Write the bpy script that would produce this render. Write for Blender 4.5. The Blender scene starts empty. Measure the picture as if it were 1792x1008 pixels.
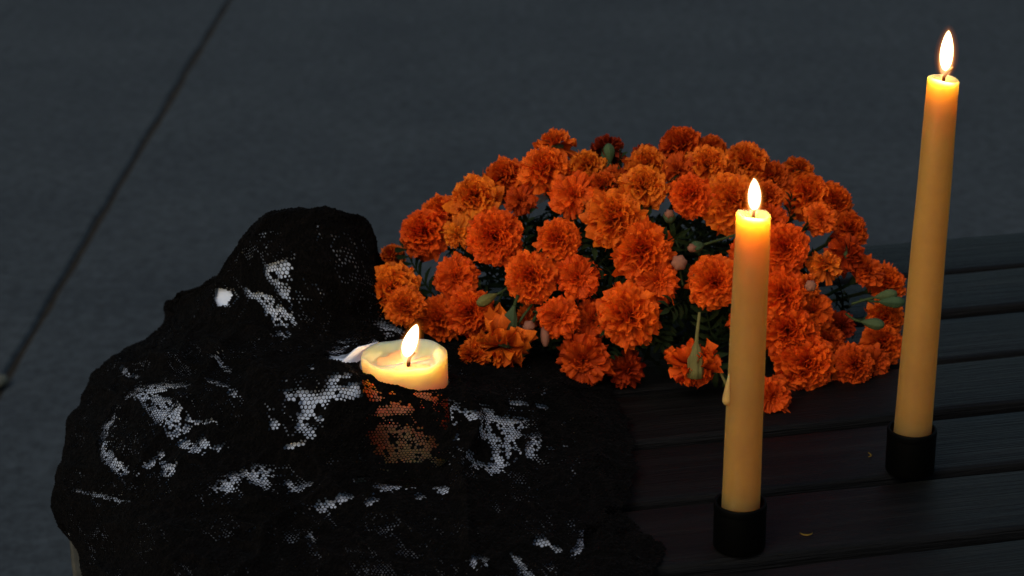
import bpy, math, random
import numpy as np
from mathutils import Vector, Matrix, Quaternion

# ------------------------------------------------------------------ camera, sky, sun, exposure
S = bpy.context.scene
ZB = 0.45                                   # bench top above the pavement
rad = math.radians
cam_d = bpy.data.cameras.new('camera'); cam = bpy.data.objects.new('camera', cam_d)
S.collection.objects.link(cam); S.camera = cam
PITCH, ROLL = rad(21.0), rad(1.0)
fw = Vector((0, math.cos(PITCH), -math.sin(PITCH))); r0 = Vector((1, 0, 0)); u0 = r0.cross(fw)
rt = math.cos(ROLL)*r0 - math.sin(ROLL)*u0; up = math.sin(ROLL)*r0 + math.cos(ROLL)*u0
M = Matrix.Identity(4)
for i in range(3):
    M[i][0], M[i][1], M[i][2] = rt[i], up[i], -fw[i]
M.translation = (0, 0, ZB + .47); cam.matrix_world = M
cam_d.sensor_width = 36; cam_d.lens = 36*3400/1792
cam_d.clip_start = .05; cam_d.clip_end = 300
cam_d.dof.use_dof = True; cam_d.dof.focus_distance = 1.04; cam_d.dof.aperture_fstop = 13.0

W = bpy.data.worlds.new('World'); S.world = W; W.use_nodes = True
wn = W.node_tree.nodes; wl = W.node_tree.links
sky = wn.new('ShaderNodeTexSky'); sky.sky_type = 'NISHITA'; sky.sun_disc = False
SUN_EL, SUN_AZ = rad(9), rad(215)            # low evening light from behind the camera, to its left
sky.sun_elevation = SUN_EL; sky.sun_rotation = SUN_AZ
sky.air_density = 1.0; sky.dust_density = 1.2; sky.ozone_density = 2.0
bg = wn['Background']; bg.inputs['Strength'].default_value = 0.09
wl.new(sky.outputs[0], bg.inputs[0])
sd = bpy.data.lights.new('sun', 'SUN'); sun = bpy.data.objects.new('sun', sd); S.collection.objects.link(sun)
sd.energy = 1.2; sd.angle = rad(35); sd.color = (1.0, .93, .86)
LAMP_EL = rad(50)
dv = Vector((math.sin(SUN_AZ)*math.cos(LAMP_EL), math.cos(SUN_AZ)*math.cos(LAMP_EL), math.sin(LAMP_EL)))
sun.rotation_euler = dv.to_track_quat('Z', 'Y').to_euler()
S.view_settings.view_transform = 'Standard'; S.view_settings.look = 'None'
S.view_settings.exposure = 0.0; S.view_settings.gamma = 1.0
S.cycles.max_bounces = 8; S.cycles.transparent_max_bounces = 12; S.cycles.volume_bounces = 0
S.cycles.use_denoising = True

# ------------------------------------------------------------------ helpers
rng = np.random.default_rng(7); random.seed(7)
C = S.collection
def link(name, mesh, mat=None, parent=None, smooth=True, local=None):
    o = bpy.data.objects.new(name, mesh); C.objects.link(o)
    if mat and not mesh.materials: mesh.materials.append(mat)
    if smooth and len(mesh.polygons): mesh.polygons.foreach_set('use_smooth', [True]*len(mesh.polygons))
    if parent: o.parent = parent
    if local is not None: o.matrix_local = local
    return o
def mk(name, v, f):
    m = bpy.data.meshes.new(name); m.from_pydata([tuple(map(float, p)) for p in v], [], [tuple(map(int, q)) for q in f]); m.update(); return m
def empty(name, loc):
    o = bpy.data.objects.new(name, None); C.objects.link(o); o.location = loc; o.empty_display_size = .02; return o
def tag(o, label=None, cat=None, group=None, kind=None):
    if label: o['label'] = label
    if cat: o['category'] = cat
    if group: o['group'] = group
    if kind: o['kind'] = kind
    return o
def lathe(prof, n=48, fn=None, cap=True):
    v, f = [], []
    for i, (r, z) in enumerate(prof):
        for k in range(n):
            a = 2*math.pi*k/n; rr, zz, dx, dy = r, z, 0, 0
            if fn: rr, zz, dx, dy = fn(i, a, r, z)
            v.append((rr*math.cos(a)+dx, rr*math.sin(a)+dy, zz))
    for i in range(len(prof)-1):
        for k in range(n):
            k2 = (k+1) % n; f.append((i*n+k, i*n+k2, (i+1)*n+k2, (i+1)*n+k))
    if cap:
        f.append(tuple(range(n-1, -1, -1))); f.append(tuple(range((len(prof)-1)*n, len(prof)*n)))
    return v, f
def tube(pts, radii, n=6):
    pts = [Vector(p) for p in pts]; v, f = [], []
    ref = Vector((.31, .52, .79))
    for i, p in enumerate(pts):
        t = (pts[min(i+1, len(pts)-1)] - pts[max(i-1, 0)]).normalized()
        a = t.cross(ref).normalized(); b = t.cross(a)
        r = radii[i] if hasattr(radii, '__len__') else radii
        for k in range(n):
            q = 2*math.pi*k/n; v.append(p + a*r*math.cos(q) + b*r*math.sin(q))
    for i in range(len(pts)-1):
        for k in range(n):
            k2 = (k+1) % n; f.append((i*n+k, i*n+k2, (i+1)*n+k2, (i+1)*n+k))
    f.append(tuple(range(n-1, -1, -1))); f.append(tuple(range((len(pts)-1)*n, len(pts)*n)))
    return v, f
def vnoise(x, y, seed=0):                   # smooth value noise, numpy
    g = np.random.default_rng(seed).random((64, 64))
    xi, yi = np.floor(x).astype(int), np.floor(y).astype(int); fx, fy = x-xi, y-yi
    fx = fx*fx*(3-2*fx); fy = fy*fy*(3-2*fy)
    a, b = g[xi % 64, yi % 64], g[(xi+1) % 64, yi % 64]; c, d = g[xi % 64, (yi+1) % 64], g[(xi+1) % 64, (yi+1) % 64]
    return (a*(1-fx)+b*fx)*(1-fy) + (c*(1-fx)+d*fx)*fy

# ------------------------------------------------------------------ materials
class N:
    def __init__(s, name):
        s.m = bpy.data.materials.new(name); s.m.use_nodes = True; s.t = s.m.node_tree
        s.p = s.t.nodes['Principled BSDF']; s.out = s.t.nodes['Material Output']
    def n(s, typ, **kw):
        x = s.t.nodes.new('ShaderNode'+typ)
        for k, v in kw.items(): setattr(x, k, v)
        return x
    def l(s, a, b): s.t.links.new(a, b)
    def noise(s, scale, detail=4, vec=None, rough=.6):
        x = s.n('TexNoise'); x.inputs['Scale'].default_value = scale; x.inputs['Detail'].default_value = detail; x.inputs['Roughness'].default_value = rough
        if vec: s.l(vec, x.inputs['Vector'])
        return x.outputs['Fac']
    def ramp(s, fac, stops):
        x = s.n('ValToRGB'); e = x.color_ramp.elements
        while len(e) < len(stops): e.new(.5)
        for el, (p, c) in zip(e, stops): el.position = p; el.color = (*c, 1)
        s.l(fac, x.inputs[0]); return x.outputs[0]
    def mix(s, fac, a, b, typ='MIX'):
        x = s.n('Mix', data_type='RGBA', blend_type=typ)
        for sock, v in ((x.inputs[0], fac), (x.inputs[6], a), (x.inputs[7], b)):
            if hasattr(v, 'is_linked'): s.l(v, sock)
            else: sock.default_value = v if not hasattr(v, '__len__') else (*v, 1)[:4]
        return x.outputs[2]
    def bump(s, h, strength=.3, dist=.001):
        x = s.n('Bump'); x.inputs['Strength'].default_value = strength; x.inputs['Distance'].default_value = dist
        s.l(h, x.inputs['Height']); s.l(x.outputs[0], s.p.inputs['Normal'])
    def set(s, **kw):
        for k, v in kw.items(): s.p.inputs[k.replace('_', ' ')].default_value = v
        return s

def m_pavement():
    k = N('pavement_concrete'); co = k.n('TexCoord').outputs['Object']
    a = k.noise(3.0, 8, co, .72); b = k.noise(52, 8, co, .85)
    c1 = k.ramp(a, [(.3, (.035, .043, .049)), (.7, (.053, .064, .070))])
    c2 = k.ramp(b, [(.36, (.25, .25, .25)), (.64, (1.6, 1.6, 1.6))])
    k.l(k.mix(.7, c1, c2, 'MULTIPLY'), k.p.inputs['Base Color']); k.set(Roughness=.9); k.p.inputs['Specular IOR Level'].default_value = .25
    k.bump(k.noise(160, 4, co), .4, .002); return k.m
def m_joint():
    k = N('joint_dirt'); co = k.n('TexCoord').outputs['Object']
    k.l(k.ramp(k.noise(30, 5, co), [(.35, (.009, .006, .002)), (.7, (.026, .018, .007))]), k.p.inputs['Base Color']); k.set(Roughness=1); return k.m
def m_wood():
    k = N('dark_stained_wood'); co = k.n('TexCoord').outputs['Object']; oi = k.n('ObjectInfo')
    mp = k.n('Mapping'); mp.inputs['Scale'].default_value = (1.2, 34, 34)
    ad = k.n('VectorMath', operation='ADD'); k.l(co, ad.inputs[0])
    ml = k.n('VectorMath', operation='SCALE'); ml.inputs[0].default_value = (3.1, .37, 1.7); k.l(oi.outputs['Random'], ml.inputs['Scale']); k.l(ml.outputs[0], ad.inputs[1])
    k.l(ad.outputs[0], mp.inputs[0])
    g = k.noise(4, 7, mp.outputs[0], .65)
    mp2 = k.n('Mapping'); mp2.inputs['Scale'].default_value = (5, 260, 260); k.l(ad.outputs[0], mp2.inputs[0])
    g2 = k.noise(3, 4, mp2.outputs[0], .6)
    col = k.ramp(g, [(.3, (.002, .0018, .0016)), (.55, (.005, .0046, .0041)), (.75, (.013, .0118, .0105))])
    w = k.ramp(k.noise(9, 5, ad.outputs[0]), [(.35, (.7, .7, .7)), (.7, (1.25, 1.25, 1.3))])
    k.l(k.mix(.6, col, w, 'MULTIPLY'), k.p.inputs['Base Color'])
    k.set(Roughness=.50); k.p.inputs['Specular IOR Level'].default_value = .17
    sm = k.n('Math', operation='ADD'); k.l(g, sm.inputs[0]); k.l(g2, sm.inputs[1]); k.bump(sm.outputs[0], .8, .0018); return k.m
def m_lace():
    k = N('black_lace'); co = k.n('TexCoord').outputs['Object']
    fine = k.ramp(k.noise(700, 3, co), [(.3, (.0011, .0009, .0008)), (.75, (.0040, .0033, .0029))])
    vo = k.n('TexVoronoi', feature='SMOOTH_F1'); vo.inputs['Scale'].default_value = 46; k.l(co, vo.inputs['Vector'])
    wv = k.n('Math', operation='MULTIPLY'); wv.inputs[1].default_value = 30; k.l(vo.outputs['Distance'], wv.inputs[0])
    sn = k.n('Math', operation='SINE'); k.l(wv.outputs[0], sn.inputs[0])
    mot = k.ramp(sn.outputs[0], [(.35, (.8, .8, .8)), (.75, (1.35, 1.35, 1.4))])
    k.l(k.mix(1.0, fine, mot, 'MULTIPLY'), k.p.inputs['Base Color'])
    k.set(Roughness=.95); k.p.inputs['Specular IOR Level'].default_value = .05
    k.p.inputs['Sheen Weight'].default_value = .01; k.p.inputs['Sheen Roughness'].default_value = .4
    v = k.n('TexVoronoi'); v.inputs['Scale'].default_value = 420; k.l(co, v.inputs['Vector'])
    k.bump(v.outputs['Distance'], .8, .001); return k.m
def m_white():
    k = N('white_cotton'); co = k.n('TexCoord').outputs['Object']
    k.l(k.ramp(k.noise(40, 4, co), [(.3, (.66, .74, .88)), (.7, (.76, .83, .94))]), k.p.inputs['Base Color']); k.set(Roughness=.9)
    k.bump(k.noise(900, 2, co), .2, .0004); return k.m
def m_wax(name, col, radius, scale, rough=.5):
    k = N(name); co = k.n('TexCoord').outputs['Object']
    d = tuple(c*.82 for c in col)
    k.l(k.ramp(k.noise(60, 4, co), [(.3, d), (.7, col)]), k.p.inputs['Base Color'])
    k.set(Roughness=rough); k.p.inputs['Subsurface Weight'].default_value = 1.0
    k.p.inputs['Subsurface Radius'].default_value = radius; k.p.inputs['Subsurface Scale'].default_value = scale
    k.p.inputs['Specular IOR Level'].default_value = .3
    k.bump(k.noise(180, 3, co), .15, .0006); return k.m
def m_plain(name, col, rough=.6, spec=.4):
    k = N(name); co = k.n('TexCoord').outputs['Object']
    d = tuple(c*.6 for c in col)
    k.l(k.ramp(k.noise(120, 4, co), [(.3, d), (.7, col)]), k.p.inputs['Base Color']); k.set(Roughness=rough); k.p.inputs['Specular IOR Level'].default_value = spec; return k.m
def m_petal():
    k = N('marigold_petal'); at = k.n('Attribute', attribute_name='petal'); oi = k.n('ObjectInfo')
    sep = k.n('SeparateColor'); k.l(at.outputs['Color'], sep.inputs[0])      # r: along petal, g: random per petal, b: across
    co = k.n('TexCoord').outputs['Object']
    base = k.mix(sep.outputs[0], (.52, .36, .30), (1.08, 1.10, 1.0))          # claw is redder; extra darkening paints in the shade between petals
    var = k.mix(sep.outputs[1], (.80, .70, .8), (1.12, 1.25, 1.0))
    c = k.mix(1.0, oi.outputs['Color'], base, 'MULTIPLY'); c = k.mix(1.0, c, var, 'MULTIPLY')
    fi = k.ramp(k.noise(9, 3, co), [(.3, (.86, .80, .8)), (.7, (1.08, 1.12, 1))]); c = k.mix(1.0, c, fi, 'MULTIPLY')
    k.l(c, k.p.inputs['Base Color']); k.set(Roughness=.62); k.p.inputs['Specular IOR Level'].default_value = .18
    tr = k.n('BsdfTranslucent'); k.l(c, tr.inputs[0]); mx = k.n('MixShader'); mx.inputs[0].default_value = .16
    k.l(k.p.outputs[0], mx.inputs[1]); k.l(tr.outputs[0], mx.inputs[2]); k.l(mx.outputs[0], k.out.inputs[0])
    w = k.n('TexWave'); w.inputs['Scale'].default_value = 3; k.bump(k.noise(26, 3, co), .25, .03); return k.m
def m_green(name, a, b, rough=.75):
    k = N(name); oi = k.n('ObjectInfo'); co = k.n('TexCoord').outputs['Object']
    c = k.mix(oi.outputs['Random'], a, b); k.l(k.mix(.5, c, k.ramp(k.noise(90, 3, co), [(.3, (.5, .5, .5)), (.7, (1.3, 1.3, 1.3))]), 'MULTIPLY'), k.p.inputs['Base Color'])
    k.set(Roughness=rough); k.p.inputs['Specular IOR Level'].default_value = .1; return k.m
def m_glow(name, col, strength):            # homogeneous emitting volume: flame gas and the added halo shells
    m = bpy.data.materials.new(name); m.use_nodes = True; t = m.node_tree; t.nodes.clear()
    o = t.nodes.new('ShaderNodeOutputMaterial'); e = t.nodes.new('ShaderNodeEmission')
    e.inputs[0].default_value = (*col, 1); e.inputs[1].default_value = strength
    t.links.new(e.outputs[0], o.inputs['Volume']); return m

PAVE, JOINT, WOOD, LACE, WHITE = m_pavement(), m_joint(), m_wood(), m_lace(), m_white()
TAPER_WAX = m_wax('honey_wax', (.51, .182, .048), (1.0, .46, .12), .15)
PILLAR_WAX = m_wax('ivory_wax', (.88, .47, .27), (1.0, .46, .15), .085)
POOL_WAX = m_wax('molten_wax', (.80, .46, .22), (1.0, .6, .25), .012, .12)
WICK = m_plain('charred_wick', (.03, .018, .012), .9, .1)
HOLDER = m_plain('black_iron', (.0005, .0007, .0006), .6, .06)
PETAL = m_petal()
LEAF = m_green('marigold_leaf', (.008, .017, .005), (.022, .036, .011))
STEM = m_green('marigold_stem', (.022, .045, .016), (.05, .07, .024))
CALYX = m_green('green_calyx', (.045, .085, .040), (.080, .110, .045))
DRYCALYX = m_green('olive_calyx', (.15, .14, .04), (.17, .15, .05))
DRY = m_plain('dried_petal', (.36, .15, .09), .8, .2)
CRUMB = m_plain('yellow_petal_scrap', (.20, .12, .015), .8, .2)
FL_CORE = m_glow('flame_core', (1.0, .80, .45), 2600); FL_BASE = m_glow('flame_base', (1.0, .62, .34), 130)
FL_HALO = [m_glow('flame_halo', (1.0, .36, .05), 110), m_glow('flame_halo', (1.0, .28, .03), 26), m_glow('flame_halo', (1.0, .24, .025), 6)]  # weak orange shells added to imitate the glow around each flame

# ------------------------------------------------------------------ setting: pavement
def slab(name, x0, x1, y0, y1, parent, j=0.0):
    nx, v = 2, []
    top, bot, b = 0.0, -.04, .004
    # outline with a softly chipped edge along the joint
    ys = np.concatenate([[y0], np.linspace(max(y0, 1.0), min(y1, 7.0), 120), [y1]])
    for y in ys:
        jl = .0035*(vnoise(np.array([y*14.]), np.array([j*9.+1.3]), 5)[0]-.5)*2 if 1.0 < y < 7.0 else 0
        xl = x0 + (jl if j > 0 else 0); xr = x1 + (jl if j < 0 else 0)
        v += [(xl, y, bot), (xl, y, top-b), (xl+b, y, top), (xr-b, y, top), (xr, y, top-b), (xr, y, bot)]
    f = []
    for i in range(len(ys)-1):
        for k in range(5): f.append((i*6+k, i*6+6+k, i*6+7+k, i*6+1+k))
    f = [q[::-1] for q in f]
    return link(name, mk(name, v, f), PAVE, parent, smooth=False)
pav = link('pavement', mk('pavement', [(-60, -60, -.005), (60, -60, -.005), (60, 60, -.005), (-60, 60, -.005)], [(0, 1, 2, 3)]), JOINT)
tag(pav, 'dark grey concrete pavement with one dirty joint', kind='structure')
JX = -.606
slab('paving_slab', -30, JX-.0045, -30, 40, pav, -1); slab('paving_slab', JX+.0045, 30, -30, 40, pav, 1)
v, f = lathe([(.001, -.006), (.012, -.004), (.017, .002), (.012, .008), (.001, .010)], 12)
v = [(x*1.0 + .003*math.sin(y*300), y*.75, z) for x, y, z in v]
pb = link('pebble', mk('pebble', v, f), m_plain('pale_pebble', (.16, .16, .12), .9)); pb.location = (-.612, 2.10, .006)
tag(pb, 'small pale pebble by the pavement joint at the left edge of the picture', 'pebble')

# ------------------------------------------------------------------ wooden bench
ANG = rad(11.0); BO = Vector((-.224, 1.19, ZB)); bd = Vector((math.cos(ANG), math.sin(ANG), 0)); be = Vector((math.sin(ANG), -math.cos(ANG), 0))
bench = empty('wooden_bench', (BO.x, BO.y, 0)); bench.rotation_euler.z = ANG
tag(bench, 'dark stained slatted wooden bench under the candles and flowers', 'bench')
PIT, GAP, LEN, TH = .0715, .0085, 1.50, .024
def slat_mesh(seed):
    R = np.random.default_rng(seed); L0 = .0; w = PIT-GAP; b = .003
    prof = [(-w, -TH), (-w, -b), (-w+b*.3, -b*.3), (-w+b, 0), (-w*.75, .0004), (-w*.5, .0006), (-w*.25, .0004), (-b, 0), (-b*.3, -b*.3), (0, -b), (0, -TH)]
    xs = np.linspace(0, LEN, 60); v = []
    ph = R.random(4)*6
    for x in xs:
        dz = .0008*math.sin(x*5+ph[0]) ; dy = .0007*math.sin(x*7+ph[1]) + .0003*math.sin(x*61+ph[2])
        v += [(x + L0, y+dy, z+dz + R.normal(0, .00008)) for y, z in prof]
    n = len(prof); f = []
    for i in range(len(xs)-1):
        for k in range(n): k2 = (k+1) % n; f.append((i*n+k, i*n+k2, (i+1)*n+k2, (i+1)*n+k))
    f.append(tuple(range(n-1, -1, -1))); f.append(tuple(range((len(xs)-1)*n, len(xs)*n)))
    return mk('slat', v, [q[::-1] for q in f])
for i in range(8):
    q0 = .049 + PIT*(i-1) + GAP*.5
    o = link('slat', slat_mesh(20+i), WOOD, bench); o.location = (random.uniform(-.002, .002), -q0, ZB + random.uniform(-.0006, .0006))
def box(name, sx, sy, sz, loc, mat, parent, bev=.002):
    import bmesh
    bm = bmesh.new(); bmesh.ops.create_cube(bm, size=1); bmesh.ops.scale(bm, vec=(sx, sy, sz), verts=bm.verts)
    bmesh.ops.bevel(bm, geom=bm.edges[:], offset=bev, segments=2, affect='EDGES')
    m = bpy.data.meshes.new(name); bm.to_mesh(m); bm.free(); o = link(name, m, mat, parent, smooth=False); o.location = loc; return o
for x in (.09, LEN-.09):
    box('crossbar', .045, .50, .030, (x, -.235, ZB-TH-.0155), WOOD, bench)
    for y in (-.06, -.43): box('leg', .05, .05, ZB-TH-.033, (x, y, (ZB-TH-.033)/2), WOOD, bench)
# ------------------------------------------------------------------ draped cloths: one shape made of a grid of points on and over the bench
CP = [[(-.215,.872,-.055),(-.216,.867,-.039),(-.185,.820,-.010),(-.152,.785,.014),(-.120,.781,.016),(-.088,.782,.015),(-.057,.781,.015),(-.025,.783,.013),(.012,.787,.010),(.046,.793,.006),(.068,.799,.002)],
[(-.234,.944,-.055),(-.242,.947,-.041),(-.210,.893,-.015),(-.165,.838,.015),(-.128,.832,.018),(-.093,.831,.018),(-.059,.830,.018),(-.026,.832,.016),(.013,.841,.012),(.050,.852,.007),(.082,.860,.002)],
[(-.248,.969,-.055),(-.261,.977,-.033),(-.224,.931,-.008),(-.177,.877,.020),(-.135,.866,.024),(-.097,.864,.024),(-.061,.874,.020),(-.027,.876,.018),(.011,.887,.012),(.052,.895,.007),(.089,.906,.002)],
[(-.263,1.019,-.055),(-.262,1.005,-.028),(-.224,.951,.004),(-.179,.910,.025),(-.138,.895,.030),(-.100,.894,.030),(-.063,.912,.022),(-.030,.915,.020),(.009,.927,.013),(.055,.940,.006),(.091,.950,.002)],
[(-.267,1.057,-.055),(-.264,1.043,-.025),(-.226,.982,.010),(-.180,.944,.032),(-.140,.922,.040),(-.099,.913,.045),(-.062,.936,.036),(-.030,.937,.034),(.009,.957,.018),(.054,.977,.007),(.091,.990,.002)],
[(-.271,1.096,-.055),(-.266,1.086,-.021),(-.229,1.023,.013),(-.183,.982,.037),(-.142,.957,.050),(-.100,.957,.060),(-.063,.949,.055),(-.032,.960,.044),(.010,.986,.028),(.053,1.015,.009),(.088,1.025,.002)],
[(-.274,1.147,-.055),(-.266,1.122,-.017),(-.227,1.061,.014),(-.184,1.024,.038),(-.144,.996,.050),(-.100,.991,.055),(-.068,1.019,.034),(-.032,1.025,.024),(.010,1.028,.022),(.051,1.046,.008),(.083,1.054,.002)],
[(-.264,1.202,-.055),(-.250,1.161,-.014),(-.219,1.103,.014),(-.191,1.066,.036),(-.146,1.030,.050),(-.104,1.026,.048),(-.070,1.058,.034),(-.033,1.054,.026),(.011,1.067,.018),(.049,1.073,.007),(.077,1.079,.002)],
[(-.242,1.250,-.055),(-.230,1.192,-.011),(-.215,1.144,.014),(-.190,1.090,.040),(-.148,1.052,.058),(-.111,1.040,.056),(-.079,1.068,.042),(-.040,1.078,.026),(.004,1.094,.014),(.043,1.100,.005),(.068,1.102,.002)],
[(-.230,1.211,-.030),(-.228,1.210,-.008),(-.217,1.156,.020),(-.186,1.107,.048),(-.153,1.067,.072),(-.115,1.053,.080),(-.081,1.071,.062),(-.061,1.090,.030),(-.003,1.107,.012),(.038,1.112,.004),(.061,1.111,.002)],
[(-.228,1.221,-.030),(-.225,1.206,-.006),(-.216,1.154,.022),(-.175,1.105,.058),(-.157,1.084,.090),(-.125,1.073,.102),(-.084,1.088,.088),(-.078,1.100,.045),(-.010,1.116,.010),(.033,1.119,.003),(.054,1.120,.001)],
[(-.222,1.230,-.030),(-.221,1.203,-.006),(-.216,1.169,.016),(-.172,1.120,.056),(-.151,1.099,.096),(-.112,1.085,.106),(-.084,1.096,.090),(-.077,1.110,.060),(-.017,1.126,.008),(.030,1.125,.003),(.051,1.125,.001)],
[(-.216,1.235,-.030),(-.215,1.198,-.006),(-.210,1.176,.010),(-.172,1.144,.045),(-.147,1.112,.088),(-.113,1.095,.098),(-.088,1.109,.080),(-.081,1.125,.045),(-.022,1.137,.006),(.026,1.133,.002),(.048,1.131,.001)],
[(-.211,1.240,-.030),(-.212,1.212,-.011),(-.205,1.186,.002),(-.179,1.177,.015),(-.148,1.135,.050),(-.118,1.121,.062),(-.092,1.146,.045),(-.079,1.150,.020),(-.028,1.151,.003),(.023,1.142,.001),(.044,1.137,.001)]]
OPEN = [([(2.30,5.18),(2.57,4.90),(2.83,4.38),(2.97,4.12)],.0062),([(2.40,5.26),(3.11,5.03)],.0016),([(3.09,4.17),(3.51,4.12)],.0015),([(1.98,4.66),(1.84,4.30),(1.88,3.73),(2.10,3.26),(2.32,2.97)],.0029),([(2.53,2.87),(2.71,2.97),(2.85,3.28)],.0018),([(2.97,2.89)],.0039),([(3.09,3.62),(3.25,3.44)],.0018),([(3.37,3.52)],.0036),([(3.63,3.46),(3.71,3.65)],.0015),([(3.73,2.45),(4.01,2.84),(4.27,2.94)],.0032),([(4.17,2.66)],.0041),([(4.57,2.71),(4.65,2.47),(4.85,2.55)],.0012),([(4.29,8.99),(4.61,8.99)],.0020),([(4.47,8.81)],.0036),([(4.51,8.41)],.0023),([(4.47,7.79)],.0013),([(3.89,8.47),(4.13,8.26)],.0023),([(4.21,7.97),(4.39,7.69)],.0040),([(4.33,7.11)],.0029),([(5.17,6.85),(5.03,5.76)],.0029),([(4.93,5.58)],.0016),([(5.97,7.35)],.0051),([(5.67,6.83)],.0023),([(5.01,4.45),(5.31,4.56),(5.61,4.69)],.0024),([(5.09,4.72),(5.39,4.82)],.0015),([(5.61,4.56),(5.73,4.51)],.0018),([(5.79,4.25),(6.19,4.32)],.0021),([(5.77,3.54),(5.97,3.31),(6.23,3.28)],.0048),([(5.77,3.83),(6.35,3.73)],.0024),([(6.51,3.36)],.0036),([(6.39,4.66),(6.67,4.61)],.0021),([(5.57,3.23)],.0021),([(5.95,4.61)],.0012),([(6.91,4.48),(7.23,4.17)],.0030),([(7.39,4.45),(7.56,4.17)],.0028),([(7.66,3.96)],.0068),([(7.72,3.41),(7.54,3.02)],.0040),([(7.90,4.30)],.0022),([(7.17,3.15),(7.47,2.94)],.0021),([(6.85,4.04)],.0027),([(6.97,3.67)],.0015),([(7.33,3.93)],.0021),([(8.00,3.41),(8.04,3.73)],.0024),([(8.24,3.57)],.0015),([(8.40,3.73)],.0012),([(6.75,3.02)],.0027),([(5.45,2.55),(5.61,2.66)],.0015),([(5.83,2.37),(6.07,2.53),(6.27,2.61)],.0023),([(5.69,2.08)],.0026),([(5.15,2.11),(5.39,2.21)],.0020),([(6.39,2.21)],.0020),([(6.59,2.53),(6.77,2.34)],.0015),([(4.99,2.01)],.0017),([(7.21,.76)],.0038),([(7.62,.94),(7.74,.76)],.0014),([(7.96,1.12),(8.20,.94)],.0017),([(8.44,.91),(8.60,1.20),(8.68,1.43)],.0025),([(7.72,.68),(7.82,.47)],.0014),([(8.06,.65)],.0016),([(7.49,.49)],.0022),([(8.94,1.80)],.0018),([(9.12,1.85)],.0021),([(9.10,1.30)],.0023),([(9.44,1.67)],.0023),([(9.66,2.01)],.0012),([(8.10,3.83)],.0019),([(3.33,6.12),(3.65,5.55)],.0016),([(3.81,4.72)],.0018),([(2.69,6.15)],.0017),([(2.57,6.46)],.0020),([(4.55,4.53),(4.95,4.38)],.0018),([(4.39,4.01)],.0018),([(4.69,4.04),(4.79,4.22)],.0024),([(4.85,3.86)],.0018),([(4.95,4.12)],.0015),([(4.55,3.54),(4.77,3.60)],.0012),([(3.39,5.21),(3.69,5.00)],.0019),([(3.93,5.52)],.0016),([(1.74,6.17),(2.18,5.73)],.0017),([(4.41,6.38)],.0013),([(4.79,5.00)],.0015),([(2.57,2.01),(1.50,2.50)],.0009),([(7.76,4.74),(8.20,4.74)],.0013),([(7.27,4.77)],.0012),([(4.35,1.67)],.0014),([(4.05,1.38)],.0011),([(4.83,1.33)],.0011),]

CP = np.array(CP) + [0, 0, ZB]
NR, NC = CP.shape[:2]
CAND = np.array([-.0588, .967]); CAND_R = .0232
def cr(A, t):                               # Catmull-Rom along axis 0
    n = A.shape[0]; i = np.clip(np.floor(t).astype(int), 0, n-2); f = (t-i).reshape(-1, *([1]*(A.ndim-1)))
    P = np.concatenate([2*A[:1]-A[1:2], A, 2*A[-1:]-A[-2:-1]])
    p0, p1, p2, p3 = P[i], P[i+1], P[i+2], P[i+3]
    return .5*(2*p1+(p2-p0)*f+(2*p0-5*p1+4*p2-p3)*f**2+(3*p1-p0-3*p2+p3)*f**3)
GN = 420
gu, gv = np.linspace(0, NC-1, GN), np.linspace(0, NR-1, GN)
G = np.swapaxes(cr(np.swapaxes(cr(CP, gv), 0, 1), gu), 0, 1)          # [v,u]
# flat cloth coordinates (metres) of the grid lines
du = np.linalg.norm(np.diff(G, axis=1), axis=2)[40:330].mean(0); dvv = np.linalg.norm(np.diff(G, axis=0), axis=2)[:, 120:330].mean(1)
FU, FV = np.concatenate([[0], np.cumsum(du)]), np.concatenate([[0], np.cumsum(dvv)])
# folds, pushed along the normal
def normals(G):
    a = np.gradient(G, axis=1); b = np.gradient(G, axis=0); n = np.cross(a, b); return n/np.linalg.norm(n, axis=2, keepdims=True)
UU, VV = np.meshgrid(FU, FV)
wr = (vnoise(UU*38+VV*14, VV*30-UU*9, 1)-.5)*.0032 + (vnoise(UU*95+VV*30, VV*70, 2)-.5)*.0022 + (.22-np.abs(vnoise(UU*26+VV*34, VV*24-UU*20, 4)-.5))*.0100*np.clip((.22-np.abs(vnoise(UU*26+VV*34, VV*24-UU*20, 4)-.5))/.22, 0, 1) + (vnoise(UU*210, VV*190, 3)-.5)*.0005
bu, bv = np.interp(5.0, gu, FU), np.interp(10.3, gv, FV)          # folds fan out from the bundle
fr = np.hypot(UU-bu, VV-bv); fa = np.arctan2(VV-bv, UU-bu) + (vnoise(UU*18, VV*18, 6)-.5)*.5
rid = 1-np.abs(np.sin(7.5*fa)); wr = wr + (rid**3-.25)*.0054*np.clip((fr-.05)/.08, 0, 1)*np.where(VV > np.interp(7.5, gv, FV), .25, 1)*(.35+.9*vnoise(UU*16, VV*16, 8))
NG = normals(G)
top_fade = np.clip((VV-FV[0])/.02, 0, 1)
GF = G + NG*wr[..., None]*1.0
GF[..., 2] = np.maximum(GF[..., 2], np.where(GF[..., 0] > -.16, ZB+.0015, -9))
def push(P, gap):
    d = P[..., :2]-CAND; r = np.hypot(d[..., 0], d[..., 1]); k = (r < CAND_R+gap) & (P[..., 2] < ZB+.075)
    s = np.where(k, (CAND_R+gap)/np.maximum(r, 1e-4), 1.0); Q = P.copy(); Q[..., :2] = CAND + d*s[..., None]; return Q, r
NF = normals(GF)
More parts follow.
